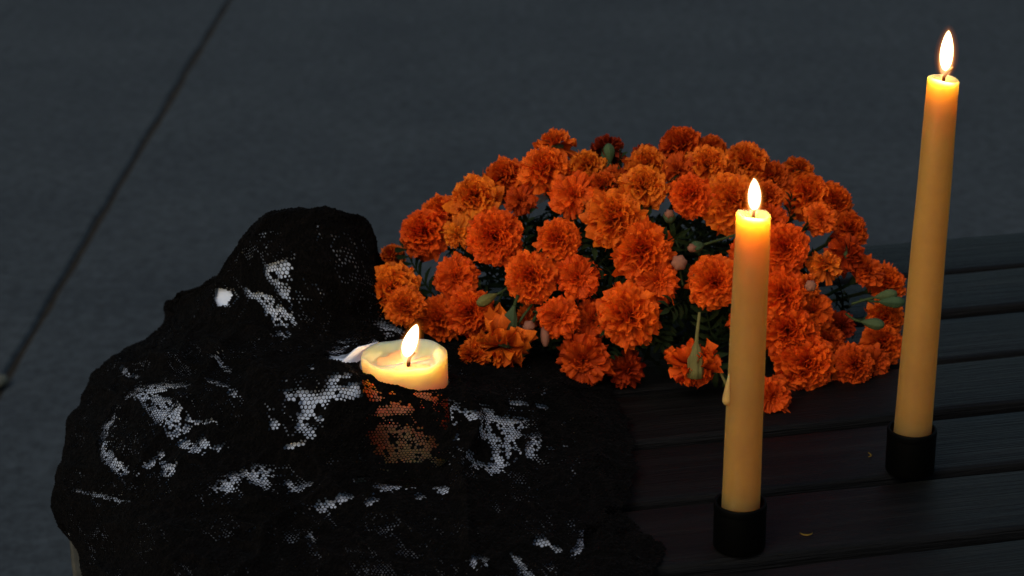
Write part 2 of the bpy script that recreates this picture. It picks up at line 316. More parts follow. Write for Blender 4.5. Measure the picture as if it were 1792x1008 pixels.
def ev(grid, fu, fv):                       # flat coords -> surface point, bilinear
    a = np.interp(fu, FU, np.arange(GN)); b = np.interp(fv, FV, np.arange(GN))
    i, j = np.clip(np.floor(b).astype(int), 0, GN-2), np.clip(np.floor(a).astype(int), 0, GN-2); x, y = (a-j)[..., None], (b-i)[..., None]
    return (grid[i, j]*(1-x)+grid[i, j+1]*x)*(1-y) + (grid[i+1, j]*(1-x)+grid[i+1, j+1]*x)*y

def build_lace():
    cs = .0021; rx = cs/math.sqrt(3)
    nu, nv = int(FU[-1]/cs), int(FV[-1]/(cs*.866))
    I, J = np.meshgrid(np.arange(1, nu-1), np.arange(1, nv-1)); I, J = I.ravel(), J.ravel()
    cu, cv = (I + .5*(J % 2))*cs, J*cs*.866
    # open-work: distance to the openings of the floral pattern
    open_ = np.zeros(len(cu)); wob = .45 + .75*vnoise(cu*230, cv*230, 11) + .55*vnoise(cu*90, cv*90, 12)
    for pts, w in OPEN:
        P = np.array([(np.interp(a, gu, FU), np.interp(b, gv, FV)) for a, b in pts])
        if len(P) == 1: P = np.concatenate([P, P+1e-5])
        dm = np.full(len(cu), 9.)
        for a, b in zip(P[:-1], P[1:]):
            ab = b-a; t = np.clip(((cu-a[0])*ab[0]+(cv-a[1])*ab[1])/(ab@ab), 0, 1)
            dm = np.minimum(dm, np.hypot(cu-a[0]-t*ab[0], cv-a[1]-t*ab[1]))
        open_ = np.maximum(open_, 1 - dm/(w*1.75*wob))
    R = np.random.default_rng(3)
    depth = open_; open_ = (depth > 0) & (R.random(len(cu)) > .10)
    vein = np.abs(vnoise(cu*120, cv*120, 15)-.5) < .05; open_ &= ~(vein & (depth < .75))
    # a few loose openings elsewhere, as in any worn lace
    loose = (vnoise(cu*62, cv*62, 21) > .78) & (vnoise(cu*320, cv*320, 22) > .55)
    # floral design: scattered blossoms outlined and veined in small holes
    RF = np.random.default_rng(8)
    for a in np.arange(.02, FU[-1], .046):
        for b in np.arange(.02, FV[-1], .046):
            x, y = a+RF.uniform(-.012, .012), b+RF.uniform(-.012, .012); ph, kk, sz = RF.uniform(0, 6), RF.integers(5, 8), RF.uniform(.011, .018)
            dx, dy = cu-x, cv-y; rho = np.hypot(dx, dy); th = np.arctan2(dy, dx)
            rr = sz*(.72+.28*np.abs(np.cos(kk*th/2+ph)))
            loose |= (np.abs(rho-rr) < .0013) & (vnoise(cu*200, cv*200, 23) > .33)
            loose |= (np.abs(rho-rr*.45) < .0009)
    loose &= ~open_
    eye = (np.interp(3.46, gu, FU), np.interp(8.42, gv, FV))
    ed = np.hypot((cu-eye[0])/1.25, (cv-eye[1])/1.0)
    # scalloped hem, and the slit the candle stands in
    hem = .006 + .004*np.abs(np.sin(cu*160)); hem2 = .004 + .003*np.abs(np.sin(cv*130)) + .022*vnoise(cv*24, cv*0, 77)
    keep = (cv > hem) & (cv < FV[-1]-hem) & (cu < FU[-1]-hem2) & (cu > hem2*.6) & (ed > .0062 + .0007*(R.random(len(cu))-.5))
    pc, rc = push(ev(GF, cu, cv), .0011)
    slit_r = np.where(cv < np.interp(5.0, gv, FV), .0195, .0235)
    keep &= rc > slit_r
    # white corner of the under cloth shows left of the candle: the slit runs on there
    sa = (np.interp(5.22, gu, FU), np.interp(5.55, gv, FV))
    keep &= ~((np.abs(cu-sa[0]) < .009) & (np.abs(cv-sa[1]) < .011))
    ring = np.where(open_, np.clip(.54+.9*depth, 0, .85)*R.uniform(.86, 1.08, len(cu)), np.where(loose, R.uniform(.22, .55, len(cu)), 0))
    ring = np.where(~open_ & ~loose & (R.random(len(cu)) < .015), .35, ring)
    relief = (vnoise(cu*420, cv*420, 31)-.4)*.0012 + (vnoise(cu*150, cv*150, 32) > .5)*.0005
    V, Fc = [], []; base = 0
    ang = np.radians(np.arange(6)*60+30)
    for sel in (keep & (ring == 0), keep & (ring > 0)):
        k = np.where(sel)[0]; n = len(k)
        U6 = cu[k, None] + rx*np.cos(ang); V6 = cv[k, None] + rx*np.sin(ang)
        U6 = U6 + (vnoise(U6*300, V6*300, 41)-.5)*.0011; V6 = V6 + (vnoise(U6*300+7, V6*300, 42)-.5)*.0011
        N6 = ev(NF, U6, V6)
        P6 = ev(GF, U6, V6) + N6*((vnoise(U6*420, V6*420, 31)-.4)*.0007)[..., None]
        P6 = push(P6, .0011)[0]
        ctr = P6.mean(1)
        if (ring[k] == 0).all():
            c = ctr + ev(NF, cu[k], cv[k])*R.uniform(-.0002, .0009, n)[:, None]
            V.append(P6.reshape(-1, 3)); V.append(c)
            idx = base + np.arange(n)[:, None]*6 + np.arange(6); ci = base + 6*n + np.arange(n)
            for q in range(6): Fc.append(np.stack([idx[:, q], idx[:, (q+1) % 6], ci], 1))
            base += 7*n
        else:
            inn = ctr[:, None] + (P6-ctr[:, None])*ring[k][:, None, None] + ev(NF, cu[k], cv[k])[:, None]*.0003
            V.append(P6.reshape(-1, 3)); V.append(inn.reshape(-1, 3))
            a = base + np.arange(n)[:, None]*6 + np.arange(6); b = a + 6*n
            for q in range(6):
                q2 = (q+1) % 6
                Fc.append(np.stack([a[:, q], a[:, q2], b[:, q2]], 1)); Fc.append(np.stack([a[:, q], b[:, q2], b[:, q]], 1))
            base += 12*n
    V = np.concatenate(V); Fc = np.concatenate(Fc)
    return mk('lace', V, Fc)
lace = link('lace_cloth', build_lace(), LACE, smooth=False)
tag(lace, 'black floral lace cloth draped and bunched over the left end of the bench', 'lace cloth')

def build_white():
    nu, nv = 110, 120
    fu = np.linspace(FU[0], np.interp(8.55, gu, FU), nu); fv = np.linspace(np.interp(.55, gv, FV), np.interp(9.9, gv, FV), nv)
    A, B = np.meshgrid(fu, fv)
    P = ev(GF, A, B) - ev(NF, A, B)*.0028
    P[..., 2] = np.maximum(P[..., 2], np.where(P[..., 0] > -.16, ZB+.0012, -9))
    # hem hanging a little lower than the lace at the bench end
    hang = (vnoise(B[:, :1]*25, B[:, :1]*0, 51)*.012+.004)
    P[:, 0, 2] -= .024 + hang[:, 0]; P[:, 1, 2] -= .012
    P, r = push(P, .0004)
    f = []
    for i in range(nv-1):
        for j in range(nu-1):
            if min(r[i, j], r[i+1, j], r[i, j+1], r[i+1, j+1]) < .0262 and B[i, j] > np.interp(3.2, gv, FV): continue
            if abs(P[i, j, 0]-CAND[0]) < .0235 and P[i, j, 1] < CAND[1] and B[i, j] > np.interp(2.6, gv, FV): continue
            if A[i, j] < np.interp(2.7, gu, FU) and B[i, j] > np.interp(7.6, gv, FV): continue
            k = i*nu+j; f.append((k, k+1, k+nu+1, k+nu))
    return mk('white_cloth', P.reshape(-1, 3), f)
white = link('white_cloth', build_white(), WHITE)
md = white.modifiers.new('thickness', 'SOLIDIFY'); md.thickness = .0006; md.offset = -1
tag(white, 'white cotton cloth showing through the net of the black lace', 'cloth')
# its folded corner beside the pillar candle
def corner():
    a = Vector((-.1005, .958, ZB+.052)); b = Vector((-.083, .972, ZB+.0635)); c = Vector((-.074, .990, ZB+.060)); d = Vector((-.0865, .950, ZB+.048))
    v, f, n = [], [], 8
    for i in range(n+1):
        for j in range(n+1):
            s, t = i/n, j/n; p = (a*(1-s)+b*s)*(1-t) + (d*(1-s)+c*s)*t
            p = p + Vector((0, -.3, 1))*(.003*math.sin(math.pi*s)*math.sin(math.pi*min(1, t+.3))); v.append(p)
    for i in range(n):
        for j in range(n): k = i*(n+1)+j; f.append((k, k+1, k+n+2, k+n+1))
    return mk('folded_corner', v, f)
fc = link('folded_corner', corner(), WHITE, white); md = fc.modifiers.new('thickness', 'SOLIDIFY'); md.thickness = .0012

# pale strip standing in for an upright piece of the bench end
def end_strip():
    v, f, n = [], [], 14
    for i in range(n+1):
        t = i/n; w = .0034 + .0006*math.sin(t*5)
        for j in range(5):
            s = j/4-.5; v.append((-.2475+.004*t + s*w*2, .972+.003*math.sin(s*7+t*3)-.006*t, ZB-.050-.075*t))
    for i in range(n):
        for j in range(4): k = i*5+j; f.append((k, k+1, k+6, k+5))
    return mk('bench_end_strip', v, f)
hs = link('bench_end_strip', end_strip(), m_plain('grey_strip', (.085, .085, .070), .9), white); md = hs.modifiers.new('thickness', 'SOLIDIFY'); md.thickness = .001
# ------------------------------------------------------------------ candles
def flame_mesh(h, r, lean=(0, 0), grow=0.0, n=20, m=22):
    prof = []
    for i in range(m+1):
        t = i/m
        rr = r*(math.sin(math.pi*t**.80)**.62) if 0 < t < 1 else .0002
        prof.append((max(.0002, rr+grow*math.sin(math.pi*t)**.5 if 0 < t < 1 else .0002), -grow*.5 + t*(h+grow*1.6)))
    def fn(i, a, rr, z):
        t = max(0, z/h); return rr, z, lean[0]*t**1.5, lean[1]*t**1.5
    v, f = lathe(prof, n, fn); return mk('flame', v, f)
def add_flame(parent, loc, h, r, lean, watts, lcol=(1.0, .55, .19)):
    fl = link('flame', flame_mesh(h, r, lean), FL_BASE, parent); fl.location = loc
    co = link('flame_core', flame_mesh(h*.84, r*.95, (lean[0]*.92, lean[1])), FL_CORE, fl); co.location = (lean[0]*.06, 0, h*.155)
    for gr, mat in zip((.0006, .0014, .0027), FL_HALO):
        mm = flame_mesh(h, r, lean, gr); mm.name = 'flame_halo'; link('flame_halo', mm, mat, fl)
    ld = bpy.data.lights.new('flame_light', 'POINT'); ld.energy = watts; ld.color = lcol; ld.shadow_soft_size = .0035
    lo = bpy.data.objects.new('flame_light', ld); C.objects.link(lo); lo.parent = parent; lo.location = Vector(loc)+Vector((lean[0]*.3, lean[1]*.3, h*.45))
    return fl
def wick(parent, base, pts, r=.0009):
    v, f = tube([Vector(base)+Vector(p) for p in pts], [r, r, r*.95, r*.8][:len(pts)], 7); return link('wick', mk('wick', v, f), WICK, parent)

def taper(name, label, x, y, z0, ztop, r_bot, r_top, lean, topfn, flame, wick_pts):
    c = empty(name, (x, y, ZB+z0)); tag(c, label, 'candle')
    L = ztop-z0; prof = []; m = 26
    for i in range(m+1):
        t = i/m; prof.append((r_bot+(r_top-r_bot)*t, L*t))
    prof += [(r_top*.93, L+.0008), (r_top*.80, L+.0001), (r_top*.55, L-.0016), (r_top*.28, L-.0024), (.0006, L-.0024)]
    nb = m+1
    def fn(i, a, r, z):
        t = min(1, z/L); wob = 1 + .006*math.sin(3*a+z*60) + .008*math.sin(z*95+a)
        dz = topfn(a)*(1 if i >= m else 0) * (min(1, r/(r_top*.8)) if i >= nb else 1) if i >= m else 0
        return r*wob, z+dz, lean[0]*t, lean[1]*t
    v, f = lathe(prof, 40, fn); wx = link('wax', mk('wax', v, f), TAPER_WAX, c)
    b = Vector((lean[0], lean[1], L-.003)); wick(c, b, wick_pts)
    add_flame(c, b+Vector(flame['off']), flame['h'], flame['r'], flame['lean'], flame['w'])
    return c
T1 = taper('taper_candle', 'shorter yellow taper candle with a wax drip, standing before the marigolds', .111, .858, .012, .1745, .0096, .0081, (.0022, 0),
    lambda a: .0016*max(0, -math.cos(a-.3))**2 + .0004*math.sin(3*a), dict(off=(.0004, 0, .0030), h=.0185, r=.0031, lean=(-.0004, 0), w=.14), [(0, 0, 0), (.0001, 0, .003), (.0003, 0, .005), (.0008, 0, .0068)])
T2 = taper('taper_candle', 'taller yellow taper candle at the right, behind the shorter one', .212, .939, .012, .2165, .0101, .0079, (.0046, 0),
    lambda a: .0010*-math.cos(a) + .0003*math.sin(2*a), dict(off=(.0006, 0, .0038), h=.0245, r=.0034, lean=(.0004, 0), w=.14), [(0, 0, 0), (.0002, 0, .0045), (.0020, 0, .0075), (.0046, 0, .0092)])
# the drip on the shorter candle's left side
v, f = lathe([(.0002, -.0085), (.0016, -.0078), (.0024, -.0055), (.0025, -.003), (.0021, .002), (.0017, .006), (.0012, .012), (.0003, .020)], 14)
dr = link('wax_drip', mk('wax_drip', v, f), m_wax('pale_wax', (.66, .40, .13), (1, .6, .2), .005), T1); dr.location = (-.0078, -.0020, .0720); dr.rotation_euler = (0, rad(3), 0); dr.scale = (1.0, 1.0, .60)

def holder(label, x, y, h=.0245, r=.0130):
    prof = [(r*.97, 0), (r, .0008), (r, h-.001), (r*.985, h), (r*.90, h), (r*.875, h-.0008), (r*.87, .0045), (.0004, .004)]
    e = empty('candle_holder', (x, y, ZB+.0012)); tag(e, label, 'candle holder', 'black candle holders')
    v, f = lathe(prof, 48); link('cup', mk('cup', v, f), HOLDER, e)
    v, f = lathe([(r*1.0, h-.004), (r*1.010, h-.0034), (r*1.010, h-.0012), (r*1.0, h-.0006)], 48, cap=False); link('rim', mk('rim', v, f), HOLDER, e)
    return e
holder('short black cup holding the shorter candle', .111, .858); holder('short black cup holding the taller right-hand candle', .212, .939)

pc = empty('pillar_candle', (CAND[0], CAND[1], ZB+.001)); tag(pc, 'short ivory pillar candle burning in the black lace', 'candle')
def pillar():
    H, R = .0605, CAND_R
    prof = [(R*.98, 0), (R, .001)] + [(R, .001+(H-.003)*i/14) for i in range(1, 15)] + [(R*.995, H-.0006), (R*.98, H), (R*.955, H+.0002), (R*.93, H-.0001), (R*.91, H-.0006), (R*.885, H-.0014), (R*.86, H-.0024), (R*.83, H-.0034), (R*.79, H-.0043), (R*.73, H-.0049), (R*.6, H-.0053), (R*.3, H-.0055), (.0005, H-.0055)]
    def fn(i, a, r, z):
        k = max(0, (z-(H-.012))/.012); rr = r*(1+.004*math.sin(2*a+1)+.003*math.sin(5*a)); zz = z
        if i >= 15:
            zz += (.0004*math.sin(2*a+.6)+.0003*math.sin(5*a+2)+.0002*math.sin(9*a))
            inn = max(0, 1-r/R)
            lump = max(0, math.cos(a-rad(6)))**9*.8 + max(0, math.cos(a-rad(160)))**12*.75 + .12*math.sin(3*a+1)+.08*math.sin(7*a)+.05*math.sin(13*a)
            bell = math.sin(math.pi*min(1, max(0, (inn-.05)/.22)))**.8
            rr -= R*.15*lump*bell; zz += .0020*max(0, lump)*bell
        return rr, zz, 0, 0
    v, f = lathe(prof, 96, fn); return mk('wax', v, f)
link('wax', pillar(), PILLAR_WAX, pc)
v, f = lathe([(CAND_R*.82, .0554), (CAND_R*.4, .0553), (.0004, .0553)], 64, cap=False); link('melted_wax', mk('melted_wax', v, f), POOL_WAX, pc)
wick(pc, (.0022, -.004, .0538), [(0, 0, 0), (.0001, 0, .0040), (.0012, 0, .0072), (.0036, 0, .0095)], .0011)
add_flame(pc, (.0016, -.004, .0572), .0225, .0042, (.0060, 0), .023, (1.0, .56, .27))
# ------------------------------------------------------------------ marigolds
def petal(L, Wd, phi0, kap, az, z0, rnd, ruff, n=7):
    """one ruffled petal: rows along its length, columns across"""
    v, col = [], []; s_rows = [0, .3, .55, .75, .9, 1.0]
    ph1, ph2 = rnd.random()*6.28, rnd.random()*6.28; tw = rnd.normal(0, .32)
    ca, sa = math.cos(az), math.sin(az); lob = rnd.choice([2.0, 3.0, 3.0])
    g = rnd.random()
    for s in s_rows:
        # centre line bends outwards
        x = z = 0.; st = 6
        for q in range(st):
            m = (q+.5)/st*s; p = phi0 + kap*m*m*1.4
            x += math.sin(p)*L*s/st; z += math.cos(p)*L*s/st
        p = phi0 + kap*s*s*1.4; nx, nz = math.cos(p), -math.sin(p)         # towards outside
        w = Wd*(.22+.78*s**.8)*(1-.12*s**6)
        for j in range(n):
            t = -1+2*j/(n-1)
            tip = s*s*(-.085*t*t*L + .040*L*math.cos(lob*math.pi*t+ph1))
            xx = x + math.sin(p)*tip; zz = z + math.cos(p)*tip
            d = ruff*Wd*s*s*math.sin(math.pi*1.35*t+ph2) - .14*Wd*t*t*s + tw*Wd*t*s
            yy = w*t*(1-.10*abs(d)/max(Wd, 1e-6))
            xx += nx*d; zz += nz*d
            v.append((xx*ca-yy*sa, xx*sa+yy*ca, zz+z0)); col.append((s**1.2, g, .5+.5*t, 1))
    f = []
    for i in range(len(s_rows)-1):
        for j in range(n-1): k = i*n+j; f.append((k, k+1, k+n+1, k+n))
    return v, f, col
def head(kind, seed):
    R = np.random.default_rng(seed); V, F_, K = [], [], []
    Np, t0, phmax, kap, Lr, Wr, ruff = {'pom': (165, .0, 98, 22, (.66, .88), (.17, .34), .42), 'ruf': (120, .0, 98, 26, (.64, .94), (.20, .42), .52),
        'open': (105, .08, 94, 30, (.46, .92), (.16, .38), .50), 'old': (62, .02, 116, 36, (.5, 1.02), (.16, .33), .65)}[kind]
    off = 0
    for i in range(Np):
        tau = t0 + (1-t0)*(i+.5)/Np
        az = i*2.39996 + R.normal(0, .45)
        ph = rad(4 + phmax*tau**.72 + R.normal(0, 10)); 
        L = (Lr[0]+(Lr[1]-Lr[0])*tau**.6)*R.uniform(.86, 1.08); Wd = (Wr[0]+(Wr[1]-Wr[0])*tau)*R.uniform(.8, 1.2)
        if kind == 'old' and R.random() < .12: continue
        if kind == 'open' and tau < .42: L *= .72; Wd *= .7
        z0 = .10*(1-tau) - (.12 if kind == 'old' else 0)*tau
        if kind == 'open': z0 -= .14*(1-tau)
        v, f, c = petal(L, Wd, ph, rad(kap*(.35+.9*tau*tau)*R.uniform(.3, 1.7)), az, z0, R, ruff)
        V += v; F_ += [tuple(a+off for a in q) for q in f]; K += c; off += len(v)
    m = mk('flower', V, F_)
    at = m.color_attributes.new('petal', 'FLOAT_COLOR', 'POINT'); at.data.foreach_set('color', np.array(K, dtype=np.float32).ravel())
    m.materials.append(PETAL); m.polygons.foreach_set('use_smooth', [True]*len(m.polygons)); return m
HEADS = {k: [head(k, 100*i+s) for s in range(n)] for i, (k, n) in enumerate((('pom', 4), ('ruf', 5), ('open', 4), ('old', 3)))}
def calyx_mesh():
    prof = [(.05, -1.25), (.09, -1.12), (.20, -.92), (.27, -.65), (.28, -.40), (.30, -.16), (.34, .02)]
    def fn(i, a, r, z): return r*(1+.13*(abs(math.cos(4*a))-.5)), z, 0, 0
    v, f = lathe(prof, 32, fn); return mk('calyx', v, f)
CAL = calyx_mesh(); CAL.materials.append(CALYX); CAL.polygons.foreach_set('use_smooth', [True]*len(CAL.polygons))
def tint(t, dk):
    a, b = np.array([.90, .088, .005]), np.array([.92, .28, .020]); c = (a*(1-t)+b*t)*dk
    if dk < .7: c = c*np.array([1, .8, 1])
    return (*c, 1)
bq = empty('marigold_bouquet', (.075, 1.12, ZB)); tag(bq, 'large bouquet of orange marigolds lying on the dark bench', 'flowers')
BI = Matrix.Translation(bq.location).inverted()
FLOWERS = [(0.029,1.165,0.123,0.0143,'old',0.30,1.00,(0.05,0.11,0.99)),
(0.062,1.183,0.113,0.0123,'old',0.00,0.35,(0.08,0.73,0.68)),
(0.021,1.138,0.114,0.0164,'ruf',0.25,1.00,(-0.13,-0.36,0.92)),
(-0.004,1.155,0.104,0.0149,'ruf',0.20,0.90,(-0.24,-0.20,0.95)),
(-0.023,1.134,0.098,0.0161,'ruf',0.55,1.00,(-0.27,-0.37,0.89)),
(0.048,1.140,0.114,0.0123,'ruf',0.60,0.90,(0.06,-0.25,0.97)),
(0.038,1.104,0.108,0.0157,'open',0.15,1.00,(-0.03,-0.67,0.74)),
(-0.056,1.128,0.076,0.0176,'pom',0.10,1.00,(-0.56,-0.56,0.62)),
(-0.045,1.143,0.084,0.0142,'ruf',0.25,1.00,(-0.39,-0.28,0.88)),
(-0.033,1.098,0.082,0.0103,'old',0.75,1.00,(-0.24,-0.97,-0.07)),
(-0.010,1.091,0.085,0.0187,'pom',0.12,1.00,(-0.09,-0.84,0.53)),
(0.028,1.078,0.087,0.0148,'pom',0.20,1.00,(0.03,-0.82,0.57)),
(0.011,1.064,0.069,0.0171,'pom',0.20,1.00,(-0.06,-0.88,0.47)),
(0.039,1.062,0.068,0.0144,'open',0.08,0.95,(0.04,-0.92,0.39)),
(0.061,1.081,0.100,0.0188,'ruf',0.45,1.00,(-0.01,-0.70,0.72)),
(0.080,1.104,0.112,0.0150,'ruf',0.60,1.00,(0.09,-0.46,0.88)),
(0.084,1.135,0.116,0.0140,'ruf',0.50,0.90,(0.02,-0.27,0.96)),
(0.109,1.175,0.117,0.0158,'pom',0.10,0.80,(0.05,0.08,1.00)),
(0.103,1.129,0.115,0.0125,'open',0.10,0.70,(0.04,-0.39,0.92)),
(0.128,1.173,0.114,0.0108,'ruf',0.20,0.75,(0.25,-0.01,0.97)),
(0.121,1.134,0.115,0.0146,'ruf',0.50,1.00,(0.06,-0.38,0.92)),
(0.148,1.160,0.108,0.0178,'pom',0.45,1.00,(0.18,-0.30,0.94)),
(0.108,1.099,0.107,0.0146,'pom',0.10,1.00,(0.04,-0.71,0.70)),
(0.133,1.101,0.102,0.0205,'pom',0.45,1.00,(0.07,-0.71,0.70)),
(0.077,1.069,0.083,0.0187,'ruf',0.20,1.00,(0.00,-0.83,0.56)),
(0.086,1.059,0.066,0.0140,'open',0.12,0.95,(0.08,-0.94,0.32)),
(0.068,1.047,0.050,0.0189,'ruf',0.22,1.00,(-0.01,-0.95,0.32)),
(0.164,1.156,0.100,0.0128,'ruf',0.15,0.70,(0.29,-0.13,0.95)),
(0.184,1.168,0.101,0.0115,'old',0.30,0.80,(0.47,0.06,0.88)),
(0.188,1.154,0.089,0.0171,'ruf',0.30,1.00,(0.41,-0.36,0.84)),
(0.205,1.155,0.083,0.0143,'ruf',0.20,0.90,(0.61,-0.20,0.77)),
(0.190,1.117,0.084,0.0111,'open',0.25,1.00,(0.31,-0.76,0.56)),
(0.212,1.134,0.071,0.0134,'ruf',0.15,0.80,(0.76,-0.22,0.61)),
(0.210,1.114,0.062,0.0140,'old',0.10,0.65,(0.85,-0.39,0.36)),
(0.163,1.084,0.077,0.0170,'pom',0.10,1.00,(0.10,-0.86,0.51)),
(0.157,1.105,0.089,0.0117,'open',0.05,0.80,(0.18,-0.70,0.69)),
(0.119,1.061,0.065,0.0174,'pom',0.20,1.00,(0.04,-0.89,0.46)),
(0.160,1.067,0.053,0.0162,'ruf',0.10,1.00,(0.08,-0.92,0.38)),
(0.176,1.075,0.056,0.0095,'old',0.30,0.90,(0.34,-0.80,0.50)),
(0.190,1.090,0.065,0.0109,'old',0.50,0.95,(0.43,-0.46,0.78)),
(0.163,1.060,0.033,0.0175,'ruf',0.10,0.95,(0.09,-0.96,0.26)),
(0.174,1.052,0.015,0.0182,'ruf',0.12,1.00,(0.16,-0.95,0.26)),
(0.181,1.074,0.039,0.0136,'open',0.15,0.85,(0.28,-0.90,0.34)),
(0.204,1.059,0.010,0.0136,'pom',0.10,0.80,(0.36,-0.89,0.27)),
(0.227,1.088,0.011,0.0146,'ruf',0.15,0.85,(0.52,-0.79,0.34)),
(0.236,1.125,0.038,0.0128,'ruf',0.20,0.90,(0.73,-0.45,0.51)),
(0.221,1.116,0.051,0.0119,'open',0.10,0.75,(0.63,-0.35,0.69)),
(0.231,1.103,0.023,0.0133,'ruf',0.25,0.90,(0.64,-0.69,0.35)),
(0.149,1.017,0.009,0.0118,'open',0.08,0.90,(0.05,-0.99,0.12)),
(0.041,1.045,0.021,0.0174,'open',0.06,0.80,(-0.03,-0.99,0.15)),
(0.067,1.054,0.011,0.0122,'old',0.05,0.55,(-0.01,-0.99,0.13)),
(0.027,1.050,0.048,0.0133,'open',0.10,0.95,(-0.04,-0.94,0.35)),
(0.047,1.058,0.042,0.0128,'open',0.05,0.70,(-0.03,-0.96,0.28)),
(-0.025,1.069,0.045,0.0156,'ruf',0.12,0.95,(0.14,-0.89,0.43)),
(-0.045,1.073,0.040,0.0163,'pom',0.20,0.90,(-0.21,-0.84,0.50)),
(-0.034,1.088,0.061,0.0144,'open',0.10,0.90,(-0.12,-0.86,0.49)),
(-0.073,1.075,0.059,0.0169,'ruf',0.55,0.95,(-0.38,-0.71,0.59)),
(-0.064,1.061,0.052,0.0121,'ruf',0.35,0.90,(-0.21,-0.94,0.29)),
(-0.077,1.158,0.051,0.0087,'ruf',0.30,0.80,(-0.49,0.05,0.87)),
(0.085,1.165,0.114,0.0093,'old',0.00,0.40,(0.02,0.05,1.00)),
(0.056,1.116,0.109,0.0110,'ruf',0.20,0.80,(-0.01,-0.38,0.92)),
(0.140,1.081,0.076,0.0115,'open',0.10,0.90,(0.07,-0.81,0.58)),
(0.142,1.060,0.040,0.0135,'ruf',0.10,0.80,(0.07,-0.94,0.35)),
(0.202,1.094,0.021,0.0104,'old',0.00,0.40,(0.43,-0.85,0.30)),
(0.009,1.062,0.042,0.0081,'old',0.30,0.70,(-0.07,-1.00,-0.03)),
(0.132,1.133,0.109,0.0119,'ruf',0.35,0.80,(0.08,-0.21,0.97)),
(0.006,1.127,0.097,0.0105,'open',0.05,0.70,(-0.08,-0.63,0.77)),
(0.156,1.118,0.099,0.0111,'ruf',0.20,0.85,(0.26,-0.57,0.77)),
(0.169,1.049,0.007,0.0114,'open',0.05,0.70,(0.08,-1.00,0.05)),
(0.190,1.077,0.018,0.0117,'ruf',0.10,0.70,(0.30,-0.91,0.30)),
(0.064,1.130,0.111,0.0084,'open',0.10,0.70,(-0.00,-0.34,0.94)),
(0.218,1.069,0.007,0.0116,'open',0.08,0.70,(0.41,-0.88,0.26)),
]

GATHER = Vector((.085, 1.175, ZB+.022))
def orient(p, n, r, spin):
    q = Vector(n).to_track_quat('Z', 'Y') @ Quaternion((0, 0, 1), spin)
    return Matrix.Translation(p) @ q.to_matrix().to_4x4() @ Matrix.Diagonal((r, r, r, 1))
def stem_between(parent, Mw, p0, d0, p1, rr=.0011):
    p0, p1 = Vector(p0), Vector(p1); L = (p1-p0).length; c1 = p0 + Vector(d0)*L*.45; c2 = p1 + (p0-p1)*.2
    pts = []
    for i in range(9):
        t = i/8; pts.append(p0*(1-t)**3 + c1*3*t*(1-t)**2 + c2*3*t*t*(1-t) + p1*t**3)
    inv = Mw.inverted(); v, f = tube(pts, rr, 6); v = [inv @ Vector(q) for q in v]
    return link('stem', mk('stem', v, f), STEM, parent)
def flower(p, r, kind, t, dk, n, i, stem=True, calmat=None):
    p = Vector(p); n = Vector(n).normalized()
    m = HEADS[kind][i % len(HEADS[kind])]
    Mw = orient(p - n*r*.35, n, r*1.06, random.uniform(0, 6.28))
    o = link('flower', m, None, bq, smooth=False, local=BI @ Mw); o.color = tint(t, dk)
    c = link('calyx', CAL, None, o, smooth=False)
    if stem: stem_between(o, Mw, p - n*r*1.6, -n, GATHER + Vector((random.uniform(-.05, .05), random.uniform(-.03, .03), random.uniform(-.012, .02))))
    if dk < .5: o['label'] = 'dark russet flower turned away'
    elif t > .58: o['label'] = 'paler yellow-orange flower'
    return o
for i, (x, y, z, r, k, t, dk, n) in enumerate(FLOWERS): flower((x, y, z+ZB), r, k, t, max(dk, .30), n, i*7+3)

# flower lying face down on the bench, its ribbed calyx and stem upwards
fd = flower((.1050, 1.036, ZB+.0155), .0165, 'old', .08, 1, (.02, -.28, -.95), 1, stem=False); fd['label'] = 'flower lying face down with its olive calyx up'
for ch in list(fd.children): bpy.data.objects.remove(ch)
prof = [(.0008, .034), (.0010, .022), (.0012, .0165), (.0024, .0135), (.0042, .0095), (.0045, .006), (.0044, .001), (.0046, -.004)]
v, f = lathe(prof, 48, lambda i, a, r, z: (r*(1+(.16*(abs(math.cos(4*a))-.5) if i > 2 else 0)), z, .0018*max(0, z/.03)**2, .002*max(0, z/.03)))
Mfd = Matrix.Translation((.1050, 1.028, ZB+.0225)) @ Quaternion((1, 0, 0), rad(-8)).to_matrix().to_4x4()
cx = link('calyx', mk('ribbed_calyx', v, f), DRYCALYX, fd); cx.matrix_local = (BI @ orient(Vector((.1050, 1.036, ZB+.0155)) - Vector((.02, -.28, -.95)).normalized()*.0165*.35, (.02, -.28, -.95), .0165*1.08, 0)).inverted() @ BI @ Mfd
cx.parent = bq; cx.matrix_local = BI @ Mfd
# flower lying on its side on the lace
ly = flower((-.008, 1.046, ZB+.0255), .0185, 'old', .42, 1, (-.25, -.35, -.75), 2, stem=True); ly['label'] = 'wilting flower lying on the lace'
ly2 = flower((-.026, 1.046, ZB+.026), .011, 'ruf', .38, 1, (-.8, -.35, .1), 4, stem=False)

